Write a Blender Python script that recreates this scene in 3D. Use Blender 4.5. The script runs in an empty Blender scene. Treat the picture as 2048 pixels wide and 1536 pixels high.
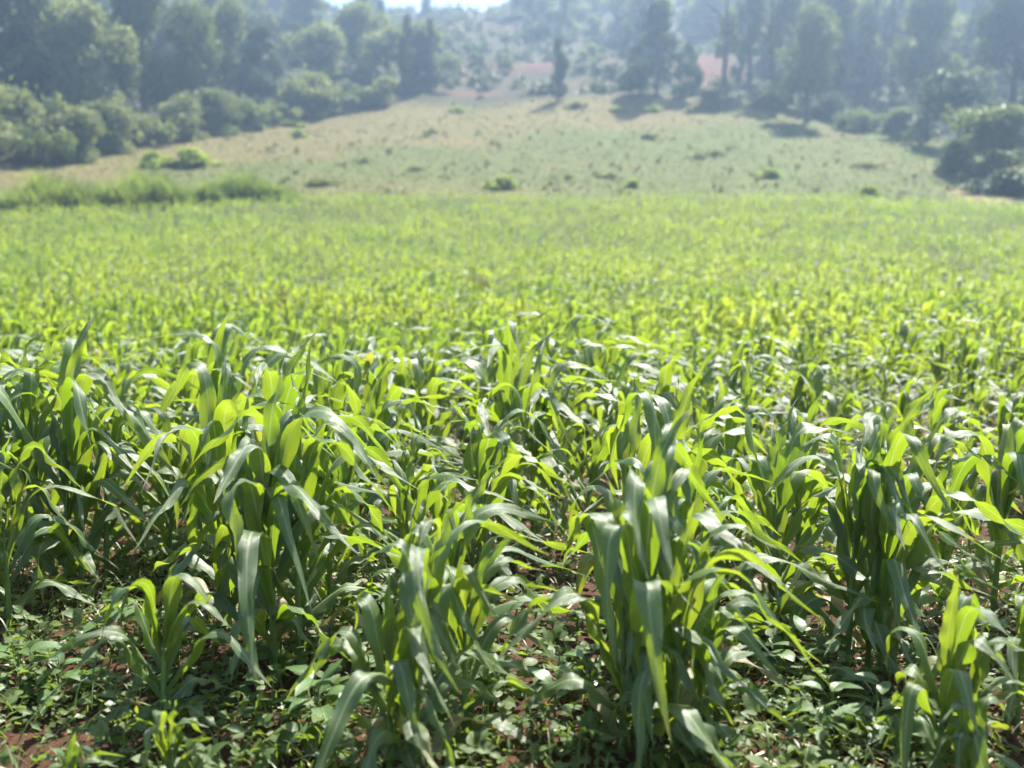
import bpy, math, random
import numpy as np
from mathutils import Vector, Matrix

# ------------------------------------------------------------------ camera, sky, sun, exposure
scene = bpy.context.scene
COL = scene.collection
F_PX, CX, CY, Y0 = 2048.0, 1024.0, 768.0, 520.0
CAM_H = 1.5
PITCH = math.atan((CY - Y0) / F_PX)
cam = bpy.data.cameras.new('camera')
cam.sensor_width = 36.0
cam.lens = 36.0
cam.clip_start = 0.05
cam.clip_end = 2000.0
cam.dof.use_dof = True
cam.dof.focus_distance = 4.1
cam.dof.aperture_fstop = 1.65          # 36 mm / 1.75: soft hillside, sharp first rows
cam_o = bpy.data.objects.new('camera', cam)
cam_o.location = (0, 0, CAM_H)
cam_o.rotation_euler = (math.radians(90) - PITCH, 0, 0)
COL.objects.link(cam_o)
scene.camera = cam_o

SUN_EL, SUN_AZ = math.radians(56), math.radians(29)      # azimuth measured from the view direction to the right
world = bpy.data.worlds.new('World')
scene.world = world
world.use_nodes = True
wn = world.node_tree
sky = wn.nodes.new('ShaderNodeTexSky')
sky.sky_type = 'NISHITA'
sky.sun_disc = False
sky.sun_elevation = SUN_EL
sky.sun_rotation = SUN_AZ
sky.altitude = 1500
sky.air_density = 1.0
sky.dust_density = 3.5
bg = wn.nodes['Background']
bg.inputs['Strength'].default_value = 0.085
wn.links.new(sky.outputs['Color'], bg.inputs['Color'])

sun = bpy.data.lights.new('sun', 'SUN')
sun.energy = 5.0
sun.angle = math.radians(0.53)
sun.color = (1.0, 0.95, 0.86)
sun_o = bpy.data.objects.new('sun', sun)
sd = Vector((math.cos(SUN_EL) * math.sin(SUN_AZ), math.cos(SUN_EL) * math.cos(SUN_AZ), math.sin(SUN_EL)))
sun_o.rotation_euler = sd.to_track_quat('Z', 'Y').to_euler()
sun_o.location = (30, 40, 120)
COL.objects.link(sun_o)

scene.view_settings.view_transform = 'Standard'
scene.view_settings.look = 'None'
scene.view_settings.exposure = 1.74
scene.view_settings.gamma = 1.0
cy = scene.cycles
cy.use_denoising = True
cy.max_bounces = 8
cy.diffuse_bounces = 3
cy.glossy_bounces = 2
cy.transmission_bounces = 4
cy.volume_bounces = 0
cy.use_adaptive_sampling = True
cy.adaptive_threshold = 0.03
cy.transparent_max_bounces = 8
cy.caustics_reflective = False
cy.caustics_refractive = False

# ------------------------------------------------------------------ helpers
rng = np.random.default_rng(11)
random.seed(11)
R = lambda a, b: float(rng.uniform(a, b))


def sstep(a, b, x):
    t = np.clip((x - a) / (b - a), 0, 1)
    return t * t * (3 - 2 * t)


_perm = rng.random((256, 256))


def vnoise(x, y):
    """smooth value noise 0..1"""
    x = np.asarray(x, float); y = np.asarray(y, float)
    xi = np.floor(x).astype(int); yi = np.floor(y).astype(int)
    fx = x - xi; fy = y - yi
    fx = fx * fx * (3 - 2 * fx); fy = fy * fy * (3 - 2 * fy)
    a = _perm[xi & 255, yi & 255]; b = _perm[(xi + 1) & 255, yi & 255]
    c = _perm[xi & 255, (yi + 1) & 255]; d = _perm[(xi + 1) & 255, (yi + 1) & 255]
    return (a * (1 - fx) + b * fx) * (1 - fy) + (c * (1 - fx) + d * fx) * fy


def fbm(x, y, o=4):
    s = 0; a = .5; t = 0
    for k in range(o):
        s = s + a * vnoise(x * 2 ** k + 17.3 * k, y * 2 ** k + 9.1 * k); t += a; a *= .5
    return s / t


# the lie of the land: level near the path, then a rising valley side and a ridge
_yy = np.arange(0, 460.5, .5)
_sl = np.interp(_yy, [0, 12, 75, 100, 150, 200, 270, 292, 310, 345, 460], [0, 0, .18, .22, .31, .37, .36, .2, 0, -.12, -.12])
_zz = np.concatenate([[0], np.cumsum((_sl[1:] + _sl[:-1]) * .25)])


def ground(x, y):
    x = np.asarray(x, float); y = np.asarray(y, float)
    z = np.interp(y, _yy, _zz)
    far = sstep(85, 170, y)
    z = z - 4.5 * np.exp(-((x + 30) / 34) ** 2) * sstep(215, 280, y)
    z = z + far * (fbm(x / 38 + 5, y / 38 + 3, 3) - .5) * 9
    z = z + sstep(20, 60, y) * (fbm(x / 16, y / 16, 2) - .5) * .7
    return z


def gz(x, y):
    return float(ground(np.array([x]), np.array([y]))[0])


_cp, _sp = math.cos(PITCH), math.sin(PITCH)


def at(px, py):
    """where the ground lies along the line of sight through that point of the photograph"""
    u = (px - CX) / F_PX; v = (CY - py) / F_PX
    dy = _cp + v * _sp; dz = -_sp + v * _cp
    t = np.concatenate([np.arange(1.5, 20, .02), np.arange(20, 330, .2)])
    X, Y, Z = u * t, dy * t, CAM_H + dz * t
    below = np.nonzero(Z < ground(X, Y))[0]
    k = below[0] if len(below) else len(t) - 1
    return float(X[k]), float(Y[k])


def proj(x, y, z):
    """photograph coordinates of a place"""
    z = z - CAM_H
    d = y * _cp - z * _sp
    return CX + F_PX * x / d, CY - F_PX * (y * _sp + z * _cp) / d, d


def link(o):
    COL.objects.link(o)
    return o


def mesh(name, V, Q, mat, uv=None, smooth=True, attr=None, col=None):
    V = np.asarray(V, np.float32).reshape(-1, 3); Q = np.asarray(Q, np.int32)
    n = Q.shape[1]
    me = bpy.data.meshes.new(name)
    me.vertices.add(len(V)); me.vertices.foreach_set('co', V.ravel())
    me.loops.add(Q.size); me.loops.foreach_set('vertex_index', Q.ravel())
    me.polygons.add(len(Q))
    me.polygons.foreach_set('loop_start', np.arange(0, Q.size, n, dtype=np.int32))
    me.polygons.foreach_set('use_smooth', np.full(len(Q), smooth))
    if uv is not None:
        l = me.uv_layers.new(name='UVMap')
        l.data.foreach_set('uv', np.asarray(uv, np.float32)[Q.ravel()].ravel())
    if attr is not None:
        a = me.attributes.new('tone', 'FLOAT', 'POINT')
        a.data.foreach_set('value', np.asarray(attr, np.float32))
    if col is not None:
        a = me.attributes.new('cover', 'FLOAT_COLOR', 'POINT')
        c = np.ones((len(V), 4), np.float32); c[:, :3] = col
        a.data.foreach_set('color', c.ravel())
    me.materials.append(mat)
    me.update(calc_edges=True)
    return me


def obj(name, me, parent=None, loc=None):
    o = bpy.data.objects.new(name, me)
    link(o)
    if parent is not None:
        o.parent = parent
    if loc is not None:
        o.location = loc
    return o


def empty(name, loc, rz=0, s=1):
    o = bpy.data.objects.new(name, None)
    o.empty_display_size = .1
    o.location = loc; o.rotation_euler = (0, 0, rz); o.scale = (s, s, s)
    return link(o)


def tag(o, label=None, cat=None, group=None, kind=None):
    for k, v in (('label', label), ('category', cat), ('group', group), ('kind', kind)):
        if v:
            o[k] = v
    return o


def cat_meshes(parts):
    """join (V, Q, uv[, tone]) tuples into one"""
    V, Q, U, n = [], [], [], 0
    for p in parts:
        V.append(p[0]); Q.append(p[1] + n); U.append(p[2]); n += len(p[0])
    return np.concatenate(V), np.concatenate(Q), np.concatenate(U)


def grid_quads(nu, nv):
    """quads of a grid with nu verts across and nv along, index = j*nu+i"""
    i, j = np.meshgrid(np.arange(nu - 1), np.arange(nv - 1))
    a = (j * nu + i).ravel()
    return np.stack([a, a + 1, a + 1 + nu, a + nu], 1)


def tube(P, r, n=8):
    """tapered tube along points P with radii r -> V, Q, uv"""
    P = np.asarray(P, float); r = np.asarray(r, float)
    T = np.gradient(P, axis=0); T /= np.linalg.norm(T, axis=1)[:, None] + 1e-9
    ref = np.array([1., 0, 0]) if abs(T[0, 0]) < .8 else np.array([0, 1., 0])
    A = np.cross(T, ref); A /= np.linalg.norm(A, axis=1)[:, None]
    B = np.cross(T, A)
    th = np.linspace(0, 2 * np.pi, n, endpoint=False)
    V = P[:, None] + r[:, None, None] * (np.cos(th)[None, :, None] * A[:, None] + np.sin(th)[None, :, None] * B[:, None])
    m = len(P)
    j, i = np.meshgrid(np.arange(m - 1), np.arange(n), indexing='ij')
    a = (j * n + i).ravel(); b = (j * n + (i + 1) % n).ravel()
    Q = np.stack([a, b, b + n, a + n], 1)
    uv = np.stack([np.tile(th / 6.283, m), np.repeat(np.linspace(0, 1, m), n)], 1)
    return V.reshape(-1, 3), Q, uv


# ------------------------------------------------------------------ materials
def new_mat(name):
    m = bpy.data.materials.new(name)
    m.use_nodes = True
    nt = m.node_tree
    nt.nodes.clear()
    out = nt.nodes.new('ShaderNodeOutputMaterial')
    return m, nt, out


def nd(nt, t, **kw):
    n = nt.nodes.new(t)
    for k, v in kw.items():
        if k in n.inputs:
            n.inputs[k].default_value = v
        else:
            setattr(n, k, v)
    return n


def mixc(nt, fac, a, b, blend='MIX'):
    n = nt.nodes.new('ShaderNodeMix')
    n.data_type = 'RGBA'; n.blend_type = blend
    for sock, v in ((n.inputs[0], fac), (n.inputs[6], a), (n.inputs[7], b)):
        if hasattr(v, 'is_output'):
            nt.links.new(v, sock)
        elif isinstance(v, (int, float)):
            sock.default_value = v
        else:
            sock.default_value = (*v, 1)
    return n.outputs[2]


def ramp(nt, src, p0, p1, c0=(0, 0, 0), c1=(1, 1, 1)):
    n = nt.nodes.new('ShaderNodeValToRGB')
    e = n.color_ramp.elements
    e[0].position, e[1].position = p0, p1
    e[0].color, e[1].color = (*c0, 1), (*c1, 1)
    nt.links.new(src, n.inputs[0])
    return n.outputs[0]


def math_n(nt, op, a, b=0.0):
    n = nt.nodes.new('ShaderNodeMath'); n.operation = op
    for i, v in enumerate((a, b)):
        if hasattr(v, 'is_output'):
            nt.links.new(v, n.inputs[i])
        else:
            n.inputs[i].default_value = v
    return n.outputs[0]


def leaf_shader(nt, out, top, thru, rough, spec, fac, bump=None, sheen=None):
    """blade: glossy upper surface over a thin body that lets light through"""
    p = nd(nt, 'ShaderNodeBsdfPrincipled', Roughness=rough)
    p.inputs['Specular IOR Level'].default_value = spec
    nt.links.new(top, p.inputs['Base Color'])
    t = nd(nt, 'ShaderNodeBsdfTranslucent')
    nt.links.new(thru, t.inputs['Color'])
    if bump is not None:
        nt.links.new(bump, p.inputs['Normal'])
        nt.links.new(bump, t.inputs['Normal'])
    mx = nd(nt, 'ShaderNodeMixShader', Fac=fac)
    nt.links.new(p.outputs[0], mx.inputs[1]); nt.links.new(t.outputs[0], mx.inputs[2])
    nt.links.new(mx.outputs[0], out.inputs['Surface'])
    return p


def maize_mat(name, far=False, withered=False):
    m, nt, out = new_mat(name)
    uv = nd(nt, 'ShaderNodeUVMap', uv_map='UVMap')
    sep = nd(nt, 'ShaderNodeSeparateXYZ'); nt.links.new(uv.outputs[0], sep.inputs[0])
    U, Vv = sep.outputs[0], sep.outputs[1]
    if far:
        at_ = nd(nt, 'ShaderNodeAttribute', attribute_name='tone'); rnd = at_.outputs['Fac']
    else:
        oi = nd(nt, 'ShaderNodeObjectInfo'); rnd = oi.outputs['Random']
    dist = math_n(nt, 'ABSOLUTE', math_n(nt, 'SUBTRACT', U, .5))
    rib = ramp(nt, dist, .035, .075, (1, 1, 1), (0, 0, 0))
    tex = nd(nt, 'ShaderNodeTexCoord')
    no = nd(nt, 'ShaderNodeTexNoise', Scale=9.0, Detail=4.0)
    nt.links.new(tex.outputs['Object'], no.inputs['Vector'])
    # fine streaks that run along the blade
    mp = nd(nt, 'ShaderNodeMapping'); mp.inputs['Scale'].default_value = (30, 1.6, 1)
    nt.links.new(uv.outputs[0], mp.inputs[0])
    st = nd(nt, 'ShaderNodeTexNoise', Scale=1.0, Detail=3.0); nt.links.new(mp.outputs[0], st.inputs['Vector'])
    top = mixc(nt, rnd, (.044, .096, .018), (.072, .138, .030))
    top = mixc(nt, ramp(nt, st.outputs['Fac'], .38, .62), top, (.100, .172, .048))
    top = mixc(nt, math_n(nt, 'MULTIPLY', rib, .9), top, (.34, .42, .19))
    thru = mixc(nt, rnd, (.27, .42, .016), (.45, .55, .03)) if not far else mixc(nt, rnd, (.26, .39, .02), (.50, .57, .045))
    thru = mixc(nt, math_n(nt, 'MULTIPLY', ramp(nt, st.outputs['Fac'], .38, .62), .6), thru, (.23, .36, .018))
    thru = mixc(nt, math_n(nt, 'MULTIPLY', rib, .6), thru, (.36, .46, .12))
    # a few blades have begun to yellow
    old = math_n(nt, 'MULTIPLY', math_n(nt, 'GREATER_THAN', rnd, 2.0 if far else .99), ramp(nt, no.outputs['Fac'], .4, .62))
    top = mixc(nt, old, top, (.30, .27, .08)); thru = mixc(nt, old, thru, (.50, .44, .06))
    if withered:
        wm = ramp(nt, no.outputs['Fac'], .35, .6)
        top = mixc(nt, wm, (.22, .21, .06), (.36, .28, .14)); thru = mixc(nt, wm, (.42, .40, .06), (.45, .34, .12))
    # scorched tips and blotches on a few blades
    tip = math_n(nt, 'MULTIPLY', ramp(nt, Vv, .9, 1.0), ramp(nt, no.outputs['Fac'], .52, .6))
    top = mixc(nt, tip, top, (.34, .28, .10)); thru = mixc(nt, tip, thru, (.45, .36, .08))
    bump = None
    if not far:
        wv = nd(nt, 'ShaderNodeTexWave', Scale=7.0, Distortion=.4, Detail=1.0)
        wv.bands_direction = 'X'
        nt.links.new(uv.outputs[0], wv.inputs['Vector'])
        b = nd(nt, 'ShaderNodeBump', Strength=.6, Distance=.004)
        h = math_n(nt, 'ADD', math_n(nt, 'MULTIPLY', wv.outputs['Fac'], .5), st.outputs['Fac'])
        nt.links.new(h, b.inputs['Height']); bump = b.outputs[0]
    p = leaf_shader(nt, out, top, thru, .5, .3 if far else 1.0, .44 if not far else .5, bump)
    nt.links.new(ramp(nt, st.outputs['Fac'], .3, .7, (.34, .34, .34), (.52, .52, .52)), p.inputs['Roughness'])
    p.inputs['Coat Weight'].default_value = 0.0 if far else .38          # waxy bloom
    p.inputs['Coat Roughness'].default_value = .48
    p.inputs['Coat IOR'].default_value = 1.7
    return m


def foliage_mat(name, dark, light, thru, fac=.3, rough=.55, spec=.35, scale=3.0):
    m, nt, out = new_mat(name)
    at_ = nd(nt, 'ShaderNodeAttribute', attribute_name='tone')
    oi = nd(nt, 'ShaderNodeObjectInfo')
    top = mixc(nt, at_.outputs['Fac'], dark, light)
    top = mixc(nt, math_n(nt, 'MULTIPLY', oi.outputs['Random'], .35), top, [c * 1.25 for c in light])
    th = mixc(nt, at_.outputs['Fac'], [c * .75 for c in thru], thru)
    leaf_shader(nt, out, top, th, rough, spec, fac)
    return m


def broadleaf_mat(name, dark, light, thru, fac=.35, rough=.5, spec=.4):
    """bean and weed leaves: pale veins that fan out from the middle"""
    m, nt, out = new_mat(name)
    uv = nd(nt, 'ShaderNodeUVMap', uv_map='UVMap')
    sep = nd(nt, 'ShaderNodeSeparateXYZ'); nt.links.new(uv.outputs[0], sep.inputs[0])
    dist = math_n(nt, 'ABSOLUTE', math_n(nt, 'SUBTRACT', sep.outputs[0], .5))
    vein = ramp(nt, dist, .015, .05, (1, 1, 1), (0, 0, 0))
    s = math_n(nt, 'SUBTRACT', math_n(nt, 'MULTIPLY', sep.outputs[1], 6.0), math_n(nt, 'MULTIPLY', dist, 5.0))
    fr = math_n(nt, 'FRACT', s)
    side = ramp(nt, math_n(nt, 'ABSOLUTE', math_n(nt, 'SUBTRACT', fr, .5)), .03, .12, (1, 1, 1), (0, 0, 0))
    v = math_n(nt, 'MAXIMUM', vein, math_n(nt, 'MULTIPLY', side, .6))
    oi = nd(nt, 'ShaderNodeObjectInfo')
    no = nd(nt, 'ShaderNodeTexNoise', Scale=30.0); tc = nd(nt, 'ShaderNodeTexCoord')
    nt.links.new(tc.outputs['Object'], no.inputs['Vector'])
    top = mixc(nt, oi.outputs['Random'], dark, light)
    top = mixc(nt, math_n(nt, 'MULTIPLY', no.outputs['Fac'], .4), top, light)
    top = mixc(nt, math_n(nt, 'MULTIPLY', v, .35), top, [min(1, c * 2) for c in light])
    th = mixc(nt, oi.outputs['Random'], [c * .7 for c in thru], thru)
    b = nd(nt, 'ShaderNodeBump', Strength=.4, Distance=.003); b.invert = True
    nt.links.new(v, b.inputs['Height'])
    leaf_shader(nt, out, top, th, rough, spec, fac, b.outputs[0])
    return m


def simple_mat(name, c0, c1, rough=.9, scale=20.0, bump=.3, attr=False, spec=.2):
    m, nt, out = new_mat(name)
    tc = nd(nt, 'ShaderNodeTexCoord')
    no = nd(nt, 'ShaderNodeTexNoise', Scale=scale, Detail=6.0)
    nt.links.new(tc.outputs['Object'], no.inputs['Vector'])
    c = mixc(nt, ramp(nt, no.outputs['Fac'], .3, .7), c0, c1)
    if attr:
        a = nd(nt, 'ShaderNodeAttribute', attribute_name='tone')
        c = mixc(nt, a.outputs['Fac'], c0, c1)
    p = nd(nt, 'ShaderNodeBsdfPrincipled', Roughness=rough)
    p.inputs['Specular IOR Level'].default_value = spec
    nt.links.new(c, p.inputs['Base Color'])
    if bump:
        b = nd(nt, 'ShaderNodeBump', Strength=bump, Distance=.02)
        nt.links.new(no.outputs['Fac'], b.inputs['Height']); nt.links.new(b.outputs[0], p.inputs['Normal'])
    nt.links.new(p.outputs[0], out.inputs['Surface'])
    return m


def terrain_mat():
    m, nt, out = new_mat('earth_and_pasture')
    a = nd(nt, 'ShaderNodeAttribute', attribute_name='cover')
    tc = nd(nt, 'ShaderNodeTexCoord')
    n1 = nd(nt, 'ShaderNodeTexNoise', Scale=.6, Detail=8.0, Roughness=.65)
    n2 = nd(nt, 'ShaderNodeTexNoise', Scale=26.0, Detail=8.0, Roughness=.7)
    for n in (n1, n2):
        nt.links.new(tc.outputs['Object'], n.inputs['Vector'])
    c = mixc(nt, 1.0, a.outputs['Color'], ramp(nt, n1.outputs['Fac'], .25, .75, (.72, .74, .7), (1.2, 1.18, 1.15)), 'MULTIPLY')
    c = mixc(nt, 1.0, c, ramp(nt, n2.outputs['Fac'], .25, .75, (.6, .58, .56), (1.3, 1.28, 1.25)), 'MULTIPLY')
    p = nd(nt, 'ShaderNodeBsdfPrincipled', Roughness=.95)
    p.inputs['Specular IOR Level'].default_value = .15
    nt.links.new(c, p.inputs['Base Color'])
    b = nd(nt, 'ShaderNodeBump', Strength=.7, Distance=.02)
    nt.links.new(n2.outputs['Fac'], b.inputs['Height']); nt.links.new(b.outputs[0], p.inputs['Normal'])
    nt.links.new(p.outputs[0], out.inputs['Surface'])
    return m


M_MAIZE = maize_mat('maize_blade')
M_MAIZE_FAR = maize_mat('maize_blade_far', True)
M_MAIZE_OLD = maize_mat('withered_maize_blade', withered=True)
M_STALK = simple_mat('maize_stalk', (.10, .19, .035), (.20, .27, .08), .5, 14, .1, spec=.4)
M_BEAN = broadleaf_mat('bean_leaf', (.048, .092, .022), (.10, .150, .042), (.28, .40, .03), .36)
M_WEED = broadleaf_mat('weed_leaf', (.060, .115, .034), (.10, .17, .055), (.24, .38, .04), .33, .42, .6)
M_BSTEM = simple_mat('green_stem', (.09, .16, .03), (.17, .22, .07), .6, 30, 0, spec=.3)
M_COVER = foliage_mat('low_weeds', (.045, .085, .020), (.12, .165, .042), (.28, .40, .035), .36, .45, .5)
M_STRAW = simple_mat('dry_straw', (.30, .23, .13), (.62, .54, .38), .6, 40, 0, True, .35)
M_CLOD = simple_mat('soil_clod', (.075, .034, .021), (.15, .07, .043), .95, 30, .5)
M_TERR = terrain_mat()
M_BARK = simple_mat('bark', (.06, .048, .038), (.16, .13, .10), .9, 6, .5)
M_T_DARK = foliage_mat('dark_evergreen', (.024, .045, .020), (.058, .095, .036), (.12, .19, .04), .24)
M_T_MID = foliage_mat('broad_foliage', (.050, .076, .027), (.120, .158, .054), (.25, .31, .06), .36)
M_T_PALE = foliage_mat('pale_foliage', (.085, .115, .046), (.190, .225, .095), (.34, .38, .09), .42)
M_T_YEL = foliage_mat('yellow_green_foliage', (.085, .12, .03), (.22, .26, .075), (.40, .46, .09), .32)
M_T_FRESH = foliage_mat('fresh_green_foliage', (.085, .145, .032), (.19, .28, .065), (.42, .52, .06), .5)
M_SCRUB = foliage_mat('hillside_scrub', (.035, .055, .026), (.135, .155, .085), (.20, .24, .08), .28)
M_RUST = foliage_mat('rusty_seed_head', (.12, .085, .035), (.20, .14, .07), (.28, .20, .07), .3)
M_GRASS = foliage_mat('meadow_grass', (.074, .098, .024), (.148, .126, .047), (.22, .24, .045), .3, .6, .3)
M_TALL = foliage_mat('elephant_grass_blade', (.08, .13, .028), (.165, .22, .05), (.36, .46, .06), .4)

# ------------------------------------------------------------------ terrain
FAR_L, FAR_C, FAR_R = at(-10, 432), at(560, 402), at(1950, 405)


def field_far(x):
    """depth of the far edge of the maize"""
    return np.interp(x, [FAR_L[0], FAR_C[0], FAR_R[0] - 1, FAR_R[0] + 5], [FAR_L[1], FAR_C[1], FAR_R[1], FAR_R[1] - 14])


_edge = [at(px, py) for px, py in ((-60, 338), (0, 328), (430, 272), (650, 230), (900, 216), (1500, 214), (1640, 226), (1880, 284), (2048, 330), (2120, 340))]


def pasture_top(x, y):
    """how far a place lies beyond the upper edge of the pasture, by its bearing from the path"""
    b = np.asarray(x) / np.maximum(y, 1)
    return np.asarray(y) - np.interp(b, [e[0] / e[1] for e in _edge], [e[1] for e in _edge])


xs = np.unique(np.round(np.concatenate([np.arange(-6, 6.01, .07), np.arange(-20, 20.1, .5), np.arange(-90, 90.1, 1.5), np.arange(-260, 260.1, 5)]), 3))
ys = np.unique(np.round(np.concatenate([np.arange(1.6, 9, .07), np.arange(9, 20, .25), np.arange(-40, 1.6, 2), np.arange(20, 200, 1.3), np.arange(200, 421, 4)]), 3))
GX, GY = np.meshgrid(xs, ys)
GZ = ground(GX, GY)
near = sstep(16, 10, GY) * sstep(-4, 1.6, GY) * sstep(12, 6, np.abs(GX))
soil_bumps = (fbm(GX * 3.1, GY * 3.1, 4) - .5) * .11 + (fbm(GX * 14, GY * 14, 2) - .5) * .03
GZ = GZ + near * soil_bumps


def soil_z(x, y):
    nr = sstep(16, 10, y) * sstep(-4, 1.6, y) * sstep(12, 6, np.abs(x))
    return ground(x, y) + nr * (fbm(x * 3.1, y * 3.1, 4) - .5) * .11


def blob(px, py, rx, ry):
    x, y = at(px, py)
    return np.exp(-((GX - x) / rx) ** 2 - ((GY - y) / ry) ** 2)


soil = np.array([.072, .036, .024]); pasture = np.array([.090, .113, .029]); dry = np.array([.146, .122, .048])
scrub = np.array([.026, .033, .014]); red = np.array([.12, .050, .034]); trackc = np.array([.30, .22, .15])
inf = sstep(1.0, -1.0, GY - field_far(GX))
C = np.empty(GX.shape + (3,))
C[:] = pasture
nm = fbm(GX / 9 + 3, GY / 9, 4)
# dry grass lies on the top of the rise and down its left shoulder
pyv = proj(GX, np.maximum(GY, 2), GZ)[1]; pxv = proj(GX, np.maximum(GY, 2), GZ)[0]
shoulder = np.interp(GX, [-45, -30, -15, 0, 20, 45], [82, 96, 112, 122, 126, 130])
drym = sstep(-9, 9, GY - shoulder + (nm - .5) * 26) * sstep(45, 18, GX + (nm - .5) * 20)
drym = np.clip(drym * .9 + sstep(.52, .75, nm) * .45, 0, 1)
C += drym[..., None] * (dry - C)
hill = sstep(-1, 7, pasture_top(GX, GY) + (nm - .5) * 10)
clear = (sstep(840, 900, pxv) * sstep(1270, 1200, pxv) * sstep(20, 70, pyv))[..., None]
C += hill[..., None] * ((scrub * (1 - clear) + np.array([.040, .040, .018]) * clear) * (.8 + .9 * nm[..., None]) - C)
rd = np.clip(blob(980, 142, 22, 4) + blob(900, 150, 12, 6) + .9 * blob(990, 186, 20, 2.2) + blob(1405, 130, 6, 13) + .8 * blob(1440, 150, 6, 8) + .5 * blob(880, 60, 18, 10), 0, 1) * sstep(.25, .5, nm + .12)
C += rd[..., None] * (red - C)
C += np.clip(1.2 * blob(1955, 391, 1.0, 3.5) + 1.0 * blob(1972, 400, 1.0, 2.5), 0, 1)[..., None] * (trackc - C)
weedy_shade = sstep(7, 18, GY)[..., None] * .8
C += inf[..., None] * ((soil * (1 - weedy_shade) + np.array([.050, .066, .025]) * weedy_shade) * (.75 + .5 * nm[..., None]) - C)  # green weed cover, with the shade inside the crop darkened into its colour
C *= (.88 + .24 * fbm(GX * 1.7, GY * 1.7, 3))[..., None]
terr = obj('ground', mesh('ground', np.stack([GX, GY, GZ], -1).reshape(-1, 3), grid_quads(len(xs), len(ys)), M_TERR, col=C.reshape(-1, 3)))
tag(terr, kind='structure')


# ------------------------------------------------------------------ maize
def blade(r, L, W, phi, th0, th1, tb, bw, wind, fold0, wav, twist, nseg=16, across=(-1, -.55, 0, .55, 1)):
    """one blade from the origin: an arching strip folded along its rib"""
    t = np.linspace(0, 1, nseg + 1)
    th = th0 + (th1 - th0) * sstep(tb - bw, tb + bw, t)
    ph = phi + r.normal(0, .12) * t
    T = np.stack([np.sin(th) * np.cos(ph), np.sin(th) * np.sin(ph), np.cos(th)], 1)
    T = T + np.array([wind, -.15 * wind, 0])[None] * (t ** 1.5)[:, None]
    T /= np.linalg.norm(T, axis=1)[:, None]
    P = np.concatenate([[np.zeros(3)], np.cumsum((T[1:] + T[:-1]) * .5 * L / nseg, 0)])
    S = np.stack([-np.sin(ph), np.cos(ph), np.zeros_like(ph)], 1)
    S = S - (S * T).sum(1)[:, None] * T; S /= np.linalg.norm(S, axis=1)[:, None]
    N = np.cross(S, T)                       # adaxial side, faces the stalk and then the sky
    tw = twist * sstep(.15, 1, t)
    S, N = S * np.cos(tw)[:, None] + N * np.sin(tw)[:, None], N * np.cos(tw)[:, None] - S * np.sin(tw)[:, None]
    w = W * .5 * (.5 + .5 * sstep(0, .32, t)) * np.clip(1 - np.clip((t - .32) / .68, 0, 1) ** 1.55, 0.01, 1)
    fold = fold0 + (.14 - fold0) * sstep(0, .5, t)
    V = np.empty((nseg + 1, len(across), 3)); U = np.empty((nseg + 1, len(across), 2))
    k1, k2, p1, p2 = r.uniform(14, 30), r.uniform(14, 30), r.uniform(0, 6), r.uniform(0, 6)
    env = sstep(.05, .3, t) * sstep(1, .7, t)
    for i, u in enumerate(across):
        wv = wav * env * (np.sin(k1 * t + p1) if u < 0 else np.sin(k2 * t + p2)) * abs(u) ** 1.6
        V[:, i] = P + S * (u * w * np.cos(fold))[:, None] + N * (abs(u) * w * np.sin(fold) + wv)[:, None]
        U[:, i, 0] = .5 + .5 * u; U[:, i, 1] = t
    return V.reshape(-1, 3), grid_quads(len(across), nseg + 1), U.reshape(-1, 2)


def maize(r, H, nl=9, phi0=None, wind=.55, nseg=16, across=(-1, -.55, 0, .55, 1), wide=1.0, nstalk=8, erect=0.0):
    """local geometry of one plant H metres tall: stalk and blades"""
    if phi0 is None:
        phi0 = r.uniform(0, math.pi)
    lean = r.normal(0, .04, 2) + np.array([.03, 0])
    zs = H * np.concatenate([np.linspace(.10, .50, nl - 1) + r.normal(0, .012, nl - 1), [.52]])
    hs = .56 * H
    path = lambda z: np.stack([lean[0] * z * z / H, lean[1] * z * z / H, z], -1)
    sz = np.linspace(0, hs, nstalk)
    rad = np.interp(sz / hs, [0, .08, .5, 1], [.0125, .0105, .011, .004]) * (.55 + .5 * H) * (1 + .10 * np.sin(sz / H * 48))
    stalk = tube(path(sz - .02), rad, 8 if nstalk > 5 else 3)
    leaves = []
    for k in range(nl):
        f = k / (nl - 1)
        phi = phi0 + math.pi * (k % 2) + r.normal(0, .55)
        if f < .22:
            L, W, th0, th1, tb = .42, .06, r.uniform(.7, 1.0), r.uniform(1.9, 2.5), .45
        elif f < .93:
            L = r.uniform(.60, .86) * (.80 + .2 * math.sin(math.pi * min(1, f * 1.05)))
            W = r.uniform(.043, .061)
            th0 = np.interp(f, [.2, .9], [.62, .20]) * r.uniform(.7, 1.25)
            th1 = r.uniform(1.95, 2.9) - erect; tb = np.interp(f, [.2, .9], [.43, .58]) + r.uniform(-.09, .09)
        else:
            L, W, th0, th1, tb = r.uniform(.40, .52), .042, r.uniform(.03, .15), r.uniform(.25, .9), .75
        bw = r.uniform(.10, .25)
        b = blade(r, L * H, W * (.35 + .65 * H) * wide, phi, th0, th1, tb, bw, wind * r.uniform(.3, 1.3), 1.0 if f < .93 else 1.15,
                  .014 * H * r.uniform(.5, 1.6), r.normal(0, .7), nseg, across)
        o = path(np.array([zs[k] - .0])[0])
        leaves.append((b[0] + o, b[1], b[2]))
    zmax = max(b[0][:, 2].max() for b in leaves)
    g = H / zmax                              # the highest arch of a blade is the plant's height
    return (stalk[0] * g, stalk[1], stalk[2]), [(b[0] * g, b[1], b[2]) for b in leaves]


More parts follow.
